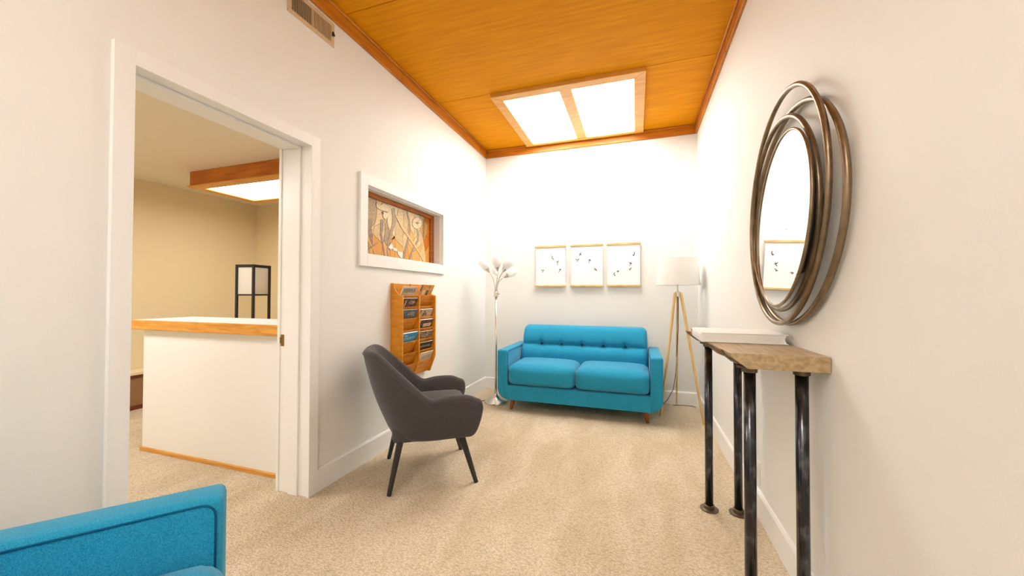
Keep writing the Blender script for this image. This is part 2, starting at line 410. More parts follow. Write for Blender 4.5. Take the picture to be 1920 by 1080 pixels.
# ------------------------------------------------------------------ interior window with stained glass
wn = bpy.data.objects.new('window_1', None); COL.objects.link(wn); wn['kind'] = 'structure'; wn['label'] = 'white framed interior window holding a floral stained glass panel'
wn.location = (XL, 2.77, 1.4)
wy0, wy1, wz0, wz1 = 2.220, 3.325, 1.485, 1.985
oy0, oy1, oz0, oz1 = 2.145, 3.370, 1.398, 2.062
obj('casing', B(XL, XL + .02, oy0, wy0, oz0, oz1, .0007), 'white_trim', wn, world=True)
obj('casing', B(XL, XL + .02, wy1, oy1, oz0, oz1, .0007), 'white_trim', wn, world=True)
obj('casing', B(XL, XL + .02, wy0, wy1, wz1, oz1, .0007), 'white_trim', wn, world=True)
obj('casing', B(XL, XL + .02, wy0, wy1, oz0, wz0, .0007), 'white_trim', wn, world=True)
for (a, b, ins) in ((-1.862, XL, .004), (-1.882, -1.862, .010), (-1.935, -1.882, 0.003)):
    bm = NB(); i = ins
    box(bm, a, b, W0, wy0 + i, WZ0, WZ1); box(bm, a, b, wy1 - i, W1, WZ0, WZ1)
    box(bm, a, b, wy0 + i, wy1 - i, wz1 - i, WZ1); box(bm, a, b, wy0 + i, wy1 - i, WZ0, wz0 + i)
    obj('reveal', bm, 'white_trim', wn, world=True)
gx = -1.95
fy0, fy1, fz0, fz1 = 2.270, 3.268, 1.500, 1.945
for q in ((wy0 - .01, fy0, WZ0, WZ1), (fy1, wy1 + .01, WZ0, WZ1), (fy0, fy1, fz1, WZ1), (fy0, fy1, WZ0, fz0)):
    obj('sash', B(-1.972, -1.936, *q, .004), 'wood_sash', wn, world=True, label='orange brown wood sash around the stained glass')
obj('backing_pane', B(gx - .016, gx - .010, fy0, fy1, fz0, fz1), 'lead', wn, world=True)
sg = obj('stained_glass', B(gx - .010, gx - .006, fy0, fy1, fz0, fz1), 'lead', wn, world=True, label='floral stained glass in amber, sand and cream with lead lines')
def gz(zx, zy):
    q = at(660 + zx / 5.142, 310 + zy / 5.142, 0, gx)
    return (max(fy0 + .001, min(fy1 - .001, q.y)), max(fz0 + .001, min(fz1 - .001, q.z)))
def piece(pts, m, lift=0, name='glass_piece', raw=False, gap=.0022):
    q = pts if raw else [gz(*a) for a in pts]
    cy = sum(a[0] for a in q) / len(q); cz_ = sum(a[1] for a in q) / len(q)
    n = len(q); ins = []
    area = sum(q[i][0] * q[(i + 1) % n][1] - q[(i + 1) % n][0] * q[i][1] for i in range(n)); sg_ = 1 if area > 0 else -1
    for i in range(n):
        a, b, c = Vector(q[i - 1]), Vector(q[i]), Vector(q[(i + 1) % n])
        e1 = (b - a); e2 = (c - b)
        if e1.length < 1e-5 or e2.length < 1e-5: ins.append(q[i]); continue
        n1 = Vector((-e1.y, e1.x)).normalized() * sg_; n2 = Vector((-e2.y, e2.x)).normalized() * sg_
        nn = n1 + n2
        nn = nn / max(.5, nn.length_squared / 2) if nn.length > 1e-4 else n1
        ins.append((q[i][0] + nn.x * gap, q[i][1] + nn.y * gap))
    if lift:
        obj('lead_came', prism(q, 'x', gx - .006, gx - .003 + lift - .0015), 'lead', sg, world=True)
    obj(name, prism(ins, 'x', gx - .006, gx - .003 + lift), m, sg, world=True)
# background: irregular columns cut into pieces
rnd = random.Random(3)
ncol = 11
ys = [fy0 + (fy1 - fy0) * i / ncol for i in range(ncol + 1)]
def bx(i, t):
    if i == 0: return fy0
    if i == ncol: return fy1
    return ys[i] + .022 * math.sin(i * 2.1 + t * 3.2) + .012 * math.sin(i * 1.3 + t * 7)
zs_ = fz1 - fz0
upper = ['glass_tan', 'glass_streak', 'glass_sand', 'glass_tan', 'glass_cream', 'glass_sand', 'glass_tan', 'glass_sand', 'glass_tan', 'glass_streak', 'glass_rust']
mid = ['glass_mauve', 'glass_sand', 'glass_tan', 'glass_grey', 'glass_amber', 'glass_tan', 'glass_sand', 'glass_amber', 'glass_sand', 'glass_tan', 'glass_rust']
low = ['glass_orange', 'glass_amber', 'glass_orange', 'glass_amber', 'glass_orange', 'glass_amber', 'glass_orange', 'glass_amber', 'glass_amber', 'glass_sand', 'glass_orange']
for i in range(ncol):
    cuts = [0, .27 + rnd.uniform(-.08, .08), .58 + rnd.uniform(-.1, .1), 1]
    slant = [0, rnd.choice((-1, 1)) * rnd.uniform(.05, .11), rnd.choice((-1, 1)) * rnd.uniform(.06, .13), 0]
    for k, mm in enumerate((low[i], mid[i], upper[i])):
        t0, t1 = cuts[k], cuts[k + 1]; s0, s1 = slant[k], slant[k + 1]
        tl_ = [t0 + s0 + (t1 + s1 - t0 - s0) * q / 4 for q in range(5)]; tr_ = [t0 - s0 + (t1 - s1 - t0 + s0) * q / 4 for q in range(5)]
        L_ = [(bx(i, t), fz0 + zs_ * t) for t in tl_]; R_ = [(bx(i + 1, t), fz0 + zs_ * t) for t in tr_]
        piece(L_ + R_[::-1], mm, raw=True, gap=.0018)
# stems and leaves
def band(c, wd, m, lift=.002):
    A_, B_ = [], []
    for i, (x, y) in enumerate(c):
        a = Vector(c[max(0, i - 1)]); b = Vector(c[min(len(c) - 1, i + 1)]); t = (b - a).normalized(); nn = Vector((-t.y, t.x)) * wd[i] / 2
        A_.append((x + nn.x, y + nn.y)); B_.append((x - nn.x, y - nn.y))
    piece(A_ + B_[::-1], m, lift, gap=.0016)
band([(398, 415), (408, 500), (400, 580), (378, 660), (358, 740), (346, 810), (352, 885)], [34, 34, 32, 28, 22, 18, 14], 'glass_grey')
band([(165, 520), (172, 600), (182, 680), (198, 770)], [50, 46, 34, 12], 'glass_mauve')
band([(292, 522), (290, 600), (282, 670), (298, 760), (316, 870)], [28, 30, 20, 14, 10], 'glass_mauve')
band([(420, 480), (455, 530), (490, 600), (550, 690), (610, 780), (655, 855), (690, 930)], [8, 26, 26, 22, 18, 14, 6], 'glass_sand', .0035)
band([(532, 445), (552, 520), (560, 600), (552, 690), (525, 790), (500, 895)], [14, 16, 18, 20, 24, 24], 'glass_grey')
band([(628, 610), (642, 660), (640, 720), (605, 790), (575, 850), (558, 905)], [16, 18, 18, 18, 18, 16], 'glass_grey')
band([(700, 545), (714, 580), (708, 650), (690, 720)], [10, 30, 26, 8], 'glass_streak')
band([(150, 850), (160, 810), (200, 780), (255, 745)], [8, 12, 14, 5], 'glass_grey')
band([(150, 700), (175, 750), (205, 800), (222, 855)], [18, 22, 16, 8], 'glass_amber')
# iris, round bloom, white lily
piece([(232, 360), (272, 385), (305, 362), (360, 392), (370, 428), (342, 452), (300, 440), (262, 425), (236, 405)], 'glass_cream', .004)
piece([(300, 444), (340, 456), (350, 492), (322, 527), (302, 505), (292, 468)], 'glass_cream', .0045)
piece([(288, 446), (304, 446), (306, 470), (292, 470)], 'glass_grey', .0065, gap=.001)
cx, cy = 627, 557
def arc(a0, a1, n=7): return [(cx + 46 * math.cos(math.radians(a0 + (a1 - a0) * i / n)), cy + 56 * math.sin(math.radians(a0 + (a1 - a0) * i / n))) for i in range(n + 1)]
for a0, a1 in ((-170, -50), (-50, 70), (70, 190)): piece([(cx, cy)] + arc(a0, a1), 'glass_cream', .004, gap=.0014)
piece([(612, 556), (630, 543), (648, 556), (630, 570)], 'glass_mauve', .0065, gap=.001)
piece([(350, 790), (376, 745), (398, 782), (392, 806), (366, 810)], 'glass_white', .0045, gap=.0012)
piece([(392, 790), (424, 795), (442, 822), (424, 832), (396, 818)], 'glass_white', .0045, gap=.0012)
piece([(436, 822), (488, 838), (488, 898), (466, 890), (440, 856)], 'glass_white', .0045, gap=.0012)

# ------------------------------------------------------------------ ceiling light (recessed fluorescent panel with wood frame)
def ceiling_light(y0, y1, label, dm, tube_ys):
    t = thing('ceiling_light', label, 'ceiling light', ((LX0 + LX1) / 2, (y0 + y1) / 2, ZC - .03))
    fw, z0, z1 = .095, ZC - .035, ZC + .02
    x0, x1 = LX0, LX1; a0, a1, b0, b1 = x0 + fw, x1 - fw, y0 + fw, y1 - fw * .55
    for q in (((x0, y0), (x1, y0), (a1, b0), (a0, b0)), ((x0, y1), (x1, y1), (a1, b1), (a0, b1)),
              ((x0, y0), (x0, y1), (a0, b1), (a0, b0)), ((x1, y0), (x1, y1), (a1, b1), (a1, b0))):
        obj('frame_board', prism(q, 'z', z0, z1, .003, 1), 'fixture_wood', t, world=True)
    xm = (a0 + a1) / 2; dw = .055
    obj('divider', B(xm - dw, xm + dw, b0, b1, z0 + .006, z1, .003), 'fixture_wood', t, world=True)
    for q in ((a0, xm - dw), (xm + dw, a1)):
        obj('diffuser', B(q[0] + .001, q[1] - .001, b0 + .001, b1 - .001, z0 + .022, z0 + .026), dm, t, world=True, label='ribbed white plastic light diffuser')
    h = NB(); zt = ZC + .15
    box(h, a0 - .02, a1 + .02, b0 - .02, b1 + .02, zt, zt + .01)
    box(h, a0 - .02, a0 - .005, b0 - .02, b1 + .02, z1, zt); box(h, a1 + .005, a1 + .02, b0 - .02, b1 + .02, z1, zt)
    box(h, a0 - .005, a1 + .005, b0 - .02, b0 - .005, z1, zt); box(h, a0 - .005, a1 + .005, b1 + .005, b1 + .02, z1, zt)
    obj('housing', h, 'housing_white', t, world=True)
    for yy in tube_ys:
        obj('fluorescent_tube', tube([(a0 + .02, yy, ZC + .05), (a1 - .02, yy, ZC + .05)], .017, 12), 'tube', t, 180, world=True)
    return t
ceiling_light(LY0, LY1, 'wood framed two panel ceiling light above the blue loveseat', 'diffuser_main', (3.52, 4.16))
ceiling_light(S0, S1, 'wood framed two panel fill light added behind the viewer', 'diffuser_fill', (-1.36, -.72))

# ------------------------------------------------------------------ air vent high on the left wall
v = thing('air_vent', 'tan metal air vent high on the doorway wall under the trim', 'vent', (XL, 1.735, 2.86))
vy0, vy1, vz0, vz1 = 1.565, 1.905, 2.782, 2.937
ins = .026
for q in ((vy0, vy1, vz0, vz0 + ins), (vy0, vy1, vz1 - ins, vz1), (vy0, vy0 + ins, vz0 + ins, vz1 - ins), (vy1 - ins, vy1, vz0 + ins, vz1 - ins)):
    obj('vent_frame', B(XL, XL + .007, *q, .002), 'vent_metal', v, world=True)
vm = (vy0 + vy1) / 2
obj('backing', B(XL + .0005, XL + .0015, vy0 + ins, vm - .004, vz0 + ins, vz1 - ins), 'vent_dark', v, world=True)  # duct shade painted in, darker where the blades angle away
obj('backing', B(XL + .0005, XL + .0015, vm + .004, vy1 - ins, vz0 + ins, vz1 - ins), 'vent_grey', v, world=True)  # duct shade painted lighter behind this half
obj('divider', B(XL, XL + .007, vm - .004, vm + .004, vz0 + ins, vz1 - ins, .001), 'vent_metal', v, world=True)
for a, b in ((vy0 + ins, vm - .004), (vm + .004, vy1 - ins)):
    bm = NB(); n = 15
    for i in range(n):
        yy = a + (b - a) * (i + .5) / n; hw_ = .0007 if b < vm else .0015; box(bm, XL + .002, XL + .006, yy - hw_, yy + hw_, vz0 + ins, vz1 - ins)
    o = obj('louvre_blades', bm, 'vent_metal', v, world=True); o['kind'] = 'stuff'
obj('damper_lever', prism([(vy1 - ins + .004, 2.845), (vy1 - .006, 2.852), (vy1 - ins + .004, 2.873)], 'x', XL + .007, XL + .02), 'vent_dark', v, world=True)

# wall outlet on the right wall
o_ = thing('wall_outlet', 'white outlet cover low on the mirror wall behind the console legs', 'outlet', (XR, 2.395, .232))
obj('cover_plate', B(XR - .006, XR, 2.355, 2.435, .172, .292, .002), 'outlet_plastic', o_, world=True)
obj('socket', B(XR - .009, XR - .005, 2.377, 2.413, .198, .266, .002), 'outlet_plastic', o_, world=True)

# ------------------------------------------------------------------ office behind the doorway
rc = thing('reception_counter', 'white reception counter with oak edged top beyond the doorway', 'counter', (-2.9, 2.0, 0))
yf = 1.85
obj('front_panel', B(-3.605, -2.085, yf, yf + .09, .025, .925, .002), 'counter_white', rc, world=True)
obj('end_panel', B(-3.605, -3.525, yf + .09, 2.2, 0, .925, .002), 'counter_white', rc, world=True)
obj('base_trim', B(-3.615, -2.085, yf - .012, yf + .05, 0, .026, .002), 'counter_oak', rc, world=True, label='thin oak strip along the carpet')
obj('countertop', B(-3.655, -2.085, yf - .028, 2.225, .925, .998, .002), 'counter_white', rc, world=True)
obj('wood_edge', B(-3.675, -2.085, yf - .048, yf - .028, .925, .997, .003), 'counter_oak', rc, world=True, label='oak front edge of the countertop')
obj('wood_edge', B(-3.675, -3.655, yf - .028, 2.225, .925, .997, .003), 'counter_oak', rc, world=True)
wd = thing('office_desk', 'oak work surface behind the reception counter', 'desk', (-3.0, 2.55, 0))
obj('desk_surface', B(-4.0, -2.085, 2.23, 2.9, .72, .75, .003), 'counter_oak', wd, world=True)
for xx in (-3.96, -2.13):
    for yy in (2.27, 2.85): obj('desk_leg', B(xx - .02, xx + .02, yy - .02, yy + .02, 0, .72, .002), 'counter_oak', wd, world=True)

ht = thing('baseboard_heater', 'low brown cabinet with dark trim along the far office wall', 'cabinet', (OXL + .12, 2.4, 0))
obj('body', B(OXL + .002, OXL + .22, OYN + .1, OYB - .02, .04, .33, .003), 'heater_panel', ht, world=True)
obj('top_board', B(OXL + .002, OXL + .24, OYN + .1, OYB - .02, .355, .385, .004), 'lamp_tinted_paint', ht, world=True)
obj('top_trim', B(OXL + .002, OXL + .232, OYN + .1, OYB - .02, .33, .355, .002), 'heater_dark', ht, world=True)
obj('toe_trim', B(OXL + .002, OXL + .228, OYN + .1, OYB - .02, 0, .04, .002), 'heater_dark', ht, world=True)

# black shoji style table lamp
lc = Vector((-3.40, 2.56)); va = math.atan2(lc.y, lc.x)
tl = thing('lantern_lamp', 'black framed square lantern lamp with paper panes behind the counter', 'lamp', (lc.x, lc.y, .75), va + PI / 4)
s, pw, zt = .088, .010, .715
zs0 = .437
for sx in (-1, 1):
    for sy in (-1, 1):
        obj('post', B(sx * s - pw, sx * s + pw, sy * s - pw, sy * s + pw, 0, zt, .002), 'black_frame', tl)
for zz, hh in ((zt - .013, .026), (zs0, .014), (.03, .02)):
    for k in (-1, 1):
        obj('rail', B(-s + pw, s - pw, k * s - pw * .7, k * s + pw * .7, zz - hh / 2, zz + hh / 2, .002), 'black_frame', tl)
        obj('rail', B(k * s - pw * .7, k * s + pw * .7, -s + pw, s - pw, zz - hh / 2, zz + hh / 2, .002), 'black_frame', tl)
for k in (-1, 1):
    obj('shade_pane', B(-s + pw, s - pw, k * (s - .004) - .0015, k * (s - .004) + .0015, zs0 + .007, zt - .026), 'shoji_paper', tl)
    obj('shade_pane', B(k * (s - .004) - .0015, k * (s - .004) + .0015, -s + pw, s - pw, zs0 + .007, zt - .026), 'shoji_paper', tl)

# box light under the office ceiling
def box_light(y0, label, dm):
    bl = thing('box_light', label, 'ceiling light', (-3.68, y0 + .35, OZC))
    x0, x1, y1, z0 = -4.32, -3.04, y0 + .7, 2.295
    for q in ((x0, x1, y0, y0 + .02), (x0, x1, y1 - .02, y1), (x0, x0 + .02, y0 + .02, y1 - .02), (x1 - .02, x1, y0 + .02, y1 - .02)):
        obj('side_board', B(*q, z0, OZC - .001, .002), 'box_wood', bl, world=True)
    f = .018; i = .09
    for q in (((x0 - f, y0 - f), (x1 + f, y0 - f), (x1 - i, y0 + i), (x0 + i, y0 + i)), ((x0 - f, y1 + f), (x1 + f, y1 + f), (x1 - i, y1 - i), (x0 + i, y1 - i)),
              ((x0 - f, y0 - f), (x0 - f, y1 + f), (x0 + i, y1 - i), (x0 + i, y0 + i)), ((x1 + f, y0 - f), (x1 + f, y1 + f), (x1 - i, y1 - i), (x1 - i, y0 + i))):
        obj('frame_board', prism(q, 'z', z0 - .016, z0, .003, 1), 'fixture_wood', bl, world=True)
    obj('diffuser', B(x0 + .021, x1 - .021, y0 + .021, y1 - .021, z0 + .001, z0 + .006), dm, bl, world=True, label='glowing white diffuser')
box_light(2.57, 'boxed wood ceiling light hanging in the office above the counter', 'diffuser_office')
box_light(.35, 'boxed wood ceiling light in the office before the counter', 'diffuser_office_near')

# ------------------------------------------------------------------ magazine rack and magazines
rk = thing('magazine_rack', 'oak wall rack with two columns of magazine pockets', 'magazine rack', (XL, 2.77, .55))
ry = [2.520, 2.770, 3.020]; th = .017; ztop, zbot = 1.284, .50
def rp(dep, z): return (XL + dep, z)
side = [rp(0, zbot), rp(.058, zbot), rp(.112, .64), rp(.112, 1.185)] + [rp(.112 - .085 * math.sin(a) , 1.185 + .099 * (1 - math.cos(a))) for a in [PI / 2 * k / 6 for k in range(1, 7)]] + [rp(0, ztop)]
for yy in ry:
    pr = side if yy != 2.770 else [(p_[0] - (.008 if p_[0] > XL + .02 else 0), p_[1]) for p_ in side]
    obj('side_panel' if yy != 2.770 else 'divider', prism(pr, 'y', yy - th / 2, yy + th / 2, .003, 1), 'oak', rk, world=True)
obj('back_panel', B(XL, XL + .008, ry[0] + th / 2, ry[2] - th / 2, zbot, ztop - .002), 'oak', rk, world=True)
SL = .060 / .130                                  # how far pocket boards lean out per metre of height
zk = [1.187 - .0945 * k for k in range(7)]
for c in (0, 1):
    a, b = ry[c] + th / 2, ry[c + 1] - th / 2
    for k in range(7):
        h = .150
        pts = [(XL + .080 - h * SL, zk[k] - h), (XL + .080, zk[k]), (XL + .091, zk[k]), (XL + .091 - h * SL, zk[k] - h)]
        if k == 6:
            h = .118; pts = [(XL + .080 - h * SL, zk[k] - h), (XL + .080, zk[k]), (XL + .091, zk[k]), (XL + .091 - h * SL, zk[k] - h)]
        obj('pocket_front', prism(pts, 'y', a, b, .002, 1), 'oak_pocket', rk, world=True)
ux = Vector((0, 1, 0)); uz = Vector((SL, 0, 1)).normalized(); un = Vector((1, 0, -SL)).normalized()
def magazine(c, k, rise, cover, label, prints, thick=.006, wd=.205, shift=0, off=0.0):
    """cover and prints: flat printed shapes on the cover, in (across, down from the top edge)"""
    yc = (ry[c] + ry[c + 1]) / 2 + shift
    topP = Vector((XL + .080 - .010 - off, yc, zk[k])) + uz * (rise)
    H_ = rise + (.115 if k < 6 else .095)
    t = thing('magazine', label, 'magazine', topP, 0, 'magazines in the wall rack')
    M = Matrix(((ux.x, uz.x, un.x, 0), (ux.y, uz.y, un.y, 0), (ux.z, uz.z, un.z, 0), (0, 0, 0, 1)))
    def put(name, bm, m):
        o = obj(name, bm, m, t); o.matrix_local = M; return o
    put('pages', B(-wd / 2 + .002, wd / 2 - .002, -H_, -.0015, -thick, 0), 'paper')
    cv = B(-wd / 2, wd / 2, -H_, 0, 0, .0012); put('cover', cv, cover)
    put('back_cover', B(-wd / 2, wd / 2, -H_, 0, -thick - .0012, -thick), cover)
    for q in prints:
        if q[0] == 'text':
            _, s_, x, y, w_, h_, m = q
            me = text_mesh(s_, w_, h_)
            for v_ in me.vertices: v_.co = (v_.co.x + x, v_.co.y + y, .0017)
            o = obj('lettering', me, m, t); o.matrix_local = M
        else:
            _, x0_, x1_, y0_, y1_, m = q
            put('cover_picture', B(x0_, x1_, y0_, y1_, .0012, .0015), m)
    return t
def flat(name, c): return mat(name, srgb(*c), .45)
flat('print_pale', (206, 184, 150)); flat('print_black', (44, 40, 38)); flat('print_brown', (146, 72, 16)); flat('print_white', (236, 226, 212))
flat('print_orange', (226, 144, 36)); flat('print_blue', (38, 148, 190)); flat('print_sand', (190, 164, 128)); flat('print_grey', (128, 112, 96)); flat('print_cream', (222, 204, 176))
mat('print_photo', srgb(120, 78, 40), .45, col2=srgb(70, 120, 140), scale=(60, 60, 60), detail=3, lo=.46, hi=.58)
mat('print_dark_photo', srgb(60, 46, 36), .45, col2=srgb(150, 84, 26), scale=(50, 50, 50), detail=3, lo=.45, hi=.6)
mat('print_grey_photo', srgb(88, 74, 62), .45, col2=srgb(190, 164, 130), scale=(60, 60, 60), detail=3, lo=.45, hi=.6)
magazine(0, 0, .078, 'print_pale', 'pale magazine with black SIERRA masthead, top left pocket', [('text', 'SIERRA', -.085, -.052, .165, .034, 'print_black'), ('pic', -.1, .1, -.012, -.004, 'print_cream')], .006)
magazine(0, 1, .078, 'print_dark_photo', 'brown magazine with white STIR lettering, second left pocket', [('text', 'STIR', -.01, -.052, .085, .026, 'print_white'), ('pic', -.062, -.05, -.072, -.018, 'print_cream'), ('pic', .082, .1, -.03, -.006, 'print_black')], .009)
magazine(0, 2, .080, 'print_photo', 'magazine with blue and brown photo cover, third left pocket', [('text', 'ALIVE', -.03, -.05, .07, .03, 'print_cream'), ('pic', -.09, -.06, -.03, -.01, 'print_blue'), ('pic', .05, .062, -.06, -.02, 'print_sand')], .007)
magazine(0, 4, .080, 'print_blue', 'bright blue magazine with white lettering in left column', [('text', 'the', -.085, -.030, .045, .018, 'print_white'), ('text', 'COUNTERTOP', -.09, -.062, .16, .024, 'print_white')], .014, shift=.008)
magazine(1, 0, .100, 'print_orange', 'orange magazine with dark figures sticking out of the top right pocket', [('text', 'focus', -.02, -.048, .1, .026, 'print_cream'), ('pic', -.1, -.086, -.06, -.002, 'print_black'), ('pic', .008, .034, -.098, -.05, 'print_black'), ('pic', -.06, -.02, -.096, -.05, 'print_cream'), ('pic', .03, .038, -.045, -.004, 'print_black')], .006, shift=.004)
magazine(1, 2, .074, 'print_sand', 'beige magazine with small brown figures in right column', [('pic', -.1, -.088, -.07, -.004, 'print_black'), ('pic', -.035, -.02, -.055, -.015, 'print_black'), ('pic', -.05, -.03, -.066, -.034, 'print_brown'), ('pic', -.01, .012, -.062, -.034, 'print_brown'), ('pic', .02, .08, -.046, -.04, 'print_cream')], .01, shift=.004)
magazine(1, 3, .078, 'print_dark_photo', 'black and brown magazine with white title box in right column', [('pic', -.1, -.045, -.09, -.05, 'print_black'), ('pic', -.04, .085, -.068, -.036, 'print_cream'), ('text', 'LIVING', -.03, -.062, .1, .018, 'print_grey')], .012, shift=.004)
magazine(1, 4, .072, 'print_grey_photo', 'grey brown photo magazine with pale YOUR lettering', [('text', 'YOUR', -.05, -.056, .085, .03, 'print_cream')], .006)
magazine(1, 5, .072, 'print_black', 'black magazine with white community lettering', [('text', 'community', -.095, -.056, .175, .032, 'print_cream')], .006)
magazine(1, 6, .078, 'print_cream', 'white magazine with NATURE title in lowest right pocket', [('text', 'NATURE', -.06, -.062, .145, .03, 'print_grey')], .004, shift=.003)

# ------------------------------------------------------------------ blue tufted seating
def seating(name, label, cat, loc, rotz, W, ncush, nbut):
    t = thing(name, label, cat, loc, rotz)
    aw, zb, zt, yf, yr, zs = .112, .115, .622, -.40, .36, .262
    R = .11
    for sgn in (-1, 1):
        xo, xi = sgn * W / 2, sgn * (W / 2 - aw)
        arcp = [(xo - sgn * R * (1 - math.sin(a)), zb + R * (1 - math.cos(a))) for a in [PI / 2 * k / 8 for k in range(9)]]
        pts = [(xi, zt), (xi, zb)] + arcp + [(xo, zt)]
        a_ = obj('arm', prism(pts, 'y', yf, yr, .022, 3, only=lambda c, xi=xi: not (abs(c.x - xi) < .01 and c.z < .3) and not (abs(c.z - zb) < .002 and abs(c.x - xi) < .01)), 'blue_fabric', t, 40)
        zi = zt - .014; xp = xi - sgn * .0005; fe = .016
        path = [(xp, yr - .1, zi), (xp, yf + fe + .035, zi)] + [(xp, yf + fe + .035 * (1 - math.sin(q)), zi - .035 * (1 - math.cos(q))) for q in [PI / 2 * k / 5 for k in range(1, 6)]] + [(xp, yf + fe, zs + .02)]
        obj('piping', tube(path, .0028, 6), 'blue_piping', a_, 180)
    xi = W / 2 - aw
    obj('base', prism([(-xi - .001, zb), (xi + .001, zb), (xi + .001, zs), (-xi - .001, zs)], 'y', yf + .0005, yr, .012, 2, only=lambda c: abs(c.z - zs) < .01 and abs(c.y - yf) < .05), 'blue_fabric', t, 40)
    cwid = 2 * xi / ncush
    for i in range(ncush):
        cx_ = -xi + cwid * (i + .5)
        hx_, hy_, hz_ = cwid / 2 - .001, .315, .102
        def shape(p_, hx_=hx_, hy_=hy_, hz_=hz_):
            u, v_ = p_.x / hx_, p_.y / hy_
            k = max(0, 1 - u ** 4) * max(0, 1 - v_ ** 4)
            z = p_.z + (.022 * k if p_.z > 0 else 0)
            y = p_.y - .018 * max(0, 1 - u ** 4) * max(0, 1 - (p_.z / hz_) ** 2) * (1 if v_ < -.6 else 0)
            return Vector((p_.x, y, z))
        obj('seat_cushion', cushion(hx_, hy_, hz_, .058, 14, shape, (cx_, -.09, zs + hz_ + .002)), 'blue_fabric', t, 180)
    # tufted back: pillow grid, leaning back
    bw, bz0, bz1 = W / 2 - aw + .0, .40, .842
    nu, nv = 20 * nbut, 40; bm = NB(); vt = .53; front = []; back = []
    bx_ = [(-1 + (2 * k + 1) / nbut * 1.0) * .84 for k in range(nbut)]
    def yplane(v_): return .085 + .14 * v_
    def shape_xy(u, v_):
        rr = .055; hw = bw * (1 - .022 * v_); z = bz0 + (bz1 - bz0) * v_; x = hw * u
        zc_, xc_ = bz1 - rr, hw - rr
        if z > zc_ and abs(x) > xc_:
            dx, dz = abs(x) - xc_, z - zc_; m_ = max(dx, dz); l_ = math.hypot(dx, dz)
            if l_ > 0: x = math.copysign(xc_ + dx * m_ / l_, x); z = zc_ + dz * m_ / l_
        return x, z
    for j in range(nv + 1):
        v_ = j / nv; row, rb = [], []
        for i_ in range(nu + 1):
            u = -1 + 2 * i_ / nu; x, z = shape_xy(u, v_)
            e = min((1 - abs(u)) * bw, (1 - v_) * (bz1 - bz0)) ; edge = 1 - max(0, 1 - e / .05) ** 2
            dep = .055 * math.sqrt(max(0, edge))
            dep += .036 * math.sin(PI * min(1, v_ / vt) ** 1.7) if v_ < vt else .024 * math.sin(PI * ((v_ - vt) / (1 - vt)) ** .8)
            dep -= .019 * math.exp(-((v_ - vt) / .045) ** 2) * max(0, 1 - abs(u) ** 6)
            for b_ in bx_:
                du = (u - b_) * bw; dv = (v_ - vt) * (bz1 - bz0)
                dep -= .032 * math.exp(-(du * du + dv * dv) / .0009)
                dep -= .014 * math.exp(-(du / .018) ** 2) * math.exp(-(dv / .085) ** 2)
            row.append(bm.verts.new((x, yplane(v_) - dep, z))); rb.append(bm.verts.new((x, yplane(v_) + .085 * min(1, .3 + edge), z)))
        front.append(row); back.append(rb)
    for j in range(nv):
        for i_ in range(nu):
            bm.faces.new((front[j][i_], front[j][i_ + 1], front[j + 1][i_ + 1], front[j + 1][i_]))
            bm.faces.new((back[j][i_], back[j + 1][i_], back[j + 1][i_ + 1], back[j][i_ + 1]))
    for j in range(nv):
        for i_ in (0, nu): bm.faces.new((front[j][i_], front[j + 1][i_], back[j + 1][i_], back[j][i_]))
    for i_ in range(nu):
        for j in (0, nv): bm.faces.new((front[j][i_], front[j][i_ + 1], back[j][i_ + 1], back[j][i_]))
    bk = obj('backrest', bm, 'blue_fabric', t, 70)
    for b_ in bx_:
        x, z = shape_xy(b_, vt)
        obj('button', lathe([(0, .006), (.007, .005), (.011, .001), (.011, -.004)], 12, (x, yplane(vt) - .016, z), aim((0, -1, .3))), 'blue_piping', bk, 180)
    obj('back_panel', B(-bw + .01, bw - .01, .20, .355, zs - .02, .66, .015, 2), 'blue_fabric', t, 40)
    for sx in (-1, 1):
        for yy, ys_ in ((yf + .085, -1), (yr - .08, 1)):
            x = sx * (W / 2 - .155)
            obj('leg', tube([(x, yy, zb + .002), (x + sx * .022, yy + ys_ * .02, 0)], [.026, .015], 12), 'walnut', t, 30)
    return t
seating('loveseat', 'bright blue tufted two seat sofa under the bird prints', 'sofa', (-.575, 4.06, 0), 0, 1.61, 2, 5)
seating('blue_armchair', 'bright blue armchair cut off at the bottom left corner', 'armchair', (-1.138, .259, 0), math.radians(140.5), .84, 1, 2)

# ------------------------------------------------------------------ grey tub armchair
ac = thing('grey_armchair', 'charcoal grey tub armchair with black legs by the magazine rack', 'armchair', (-1.368, 2.253, 0), math.radians(126.63))
def U(hw, yf, yb, ry_, n1=9, n2=26):
    """plan curve: right front -> round the back -> left front, with inward normals"""
    out = []
    for i in range(n1): out.append((hw, yf + (yb - ry_ - yf) * i / n1, (-1, 0)))
    for i in range(n2 + 1):
        a = PI * i / n2; x = hw * math.copysign(abs(math.cos(a)) ** .75, math.cos(a)); y = yb - ry_ + ry_ * max(0, math.sin(a)) ** .75
        nx, ny = -math.cos(a) / hw, -math.sin(a) / ry_; l = math.hypot(nx, ny); out.append((x, y, (nx / l, ny / l)))
    for i in range(n1): out.append((-hw, yb - ry_ + (yf - (yb - ry_)) * (i + 1) / n1, (1, 0)))
    return out
botU, topU = U(.285, -.245, .215, .24), U(.335, -.290, .400, .40)
def rim(y):
    if y < 0: return .572 - .02 * max(0, 1 - abs(y) / .1) - .03 * max(0, (-y - .2) / .09) ** 2
    t = min(1, y / .36); return .552 + .315 * (t ** .95 if t < .85 else .85 ** .95 + (t - .85) * .75 - ((t - .85) ** 2) * 1.2)
rings = []
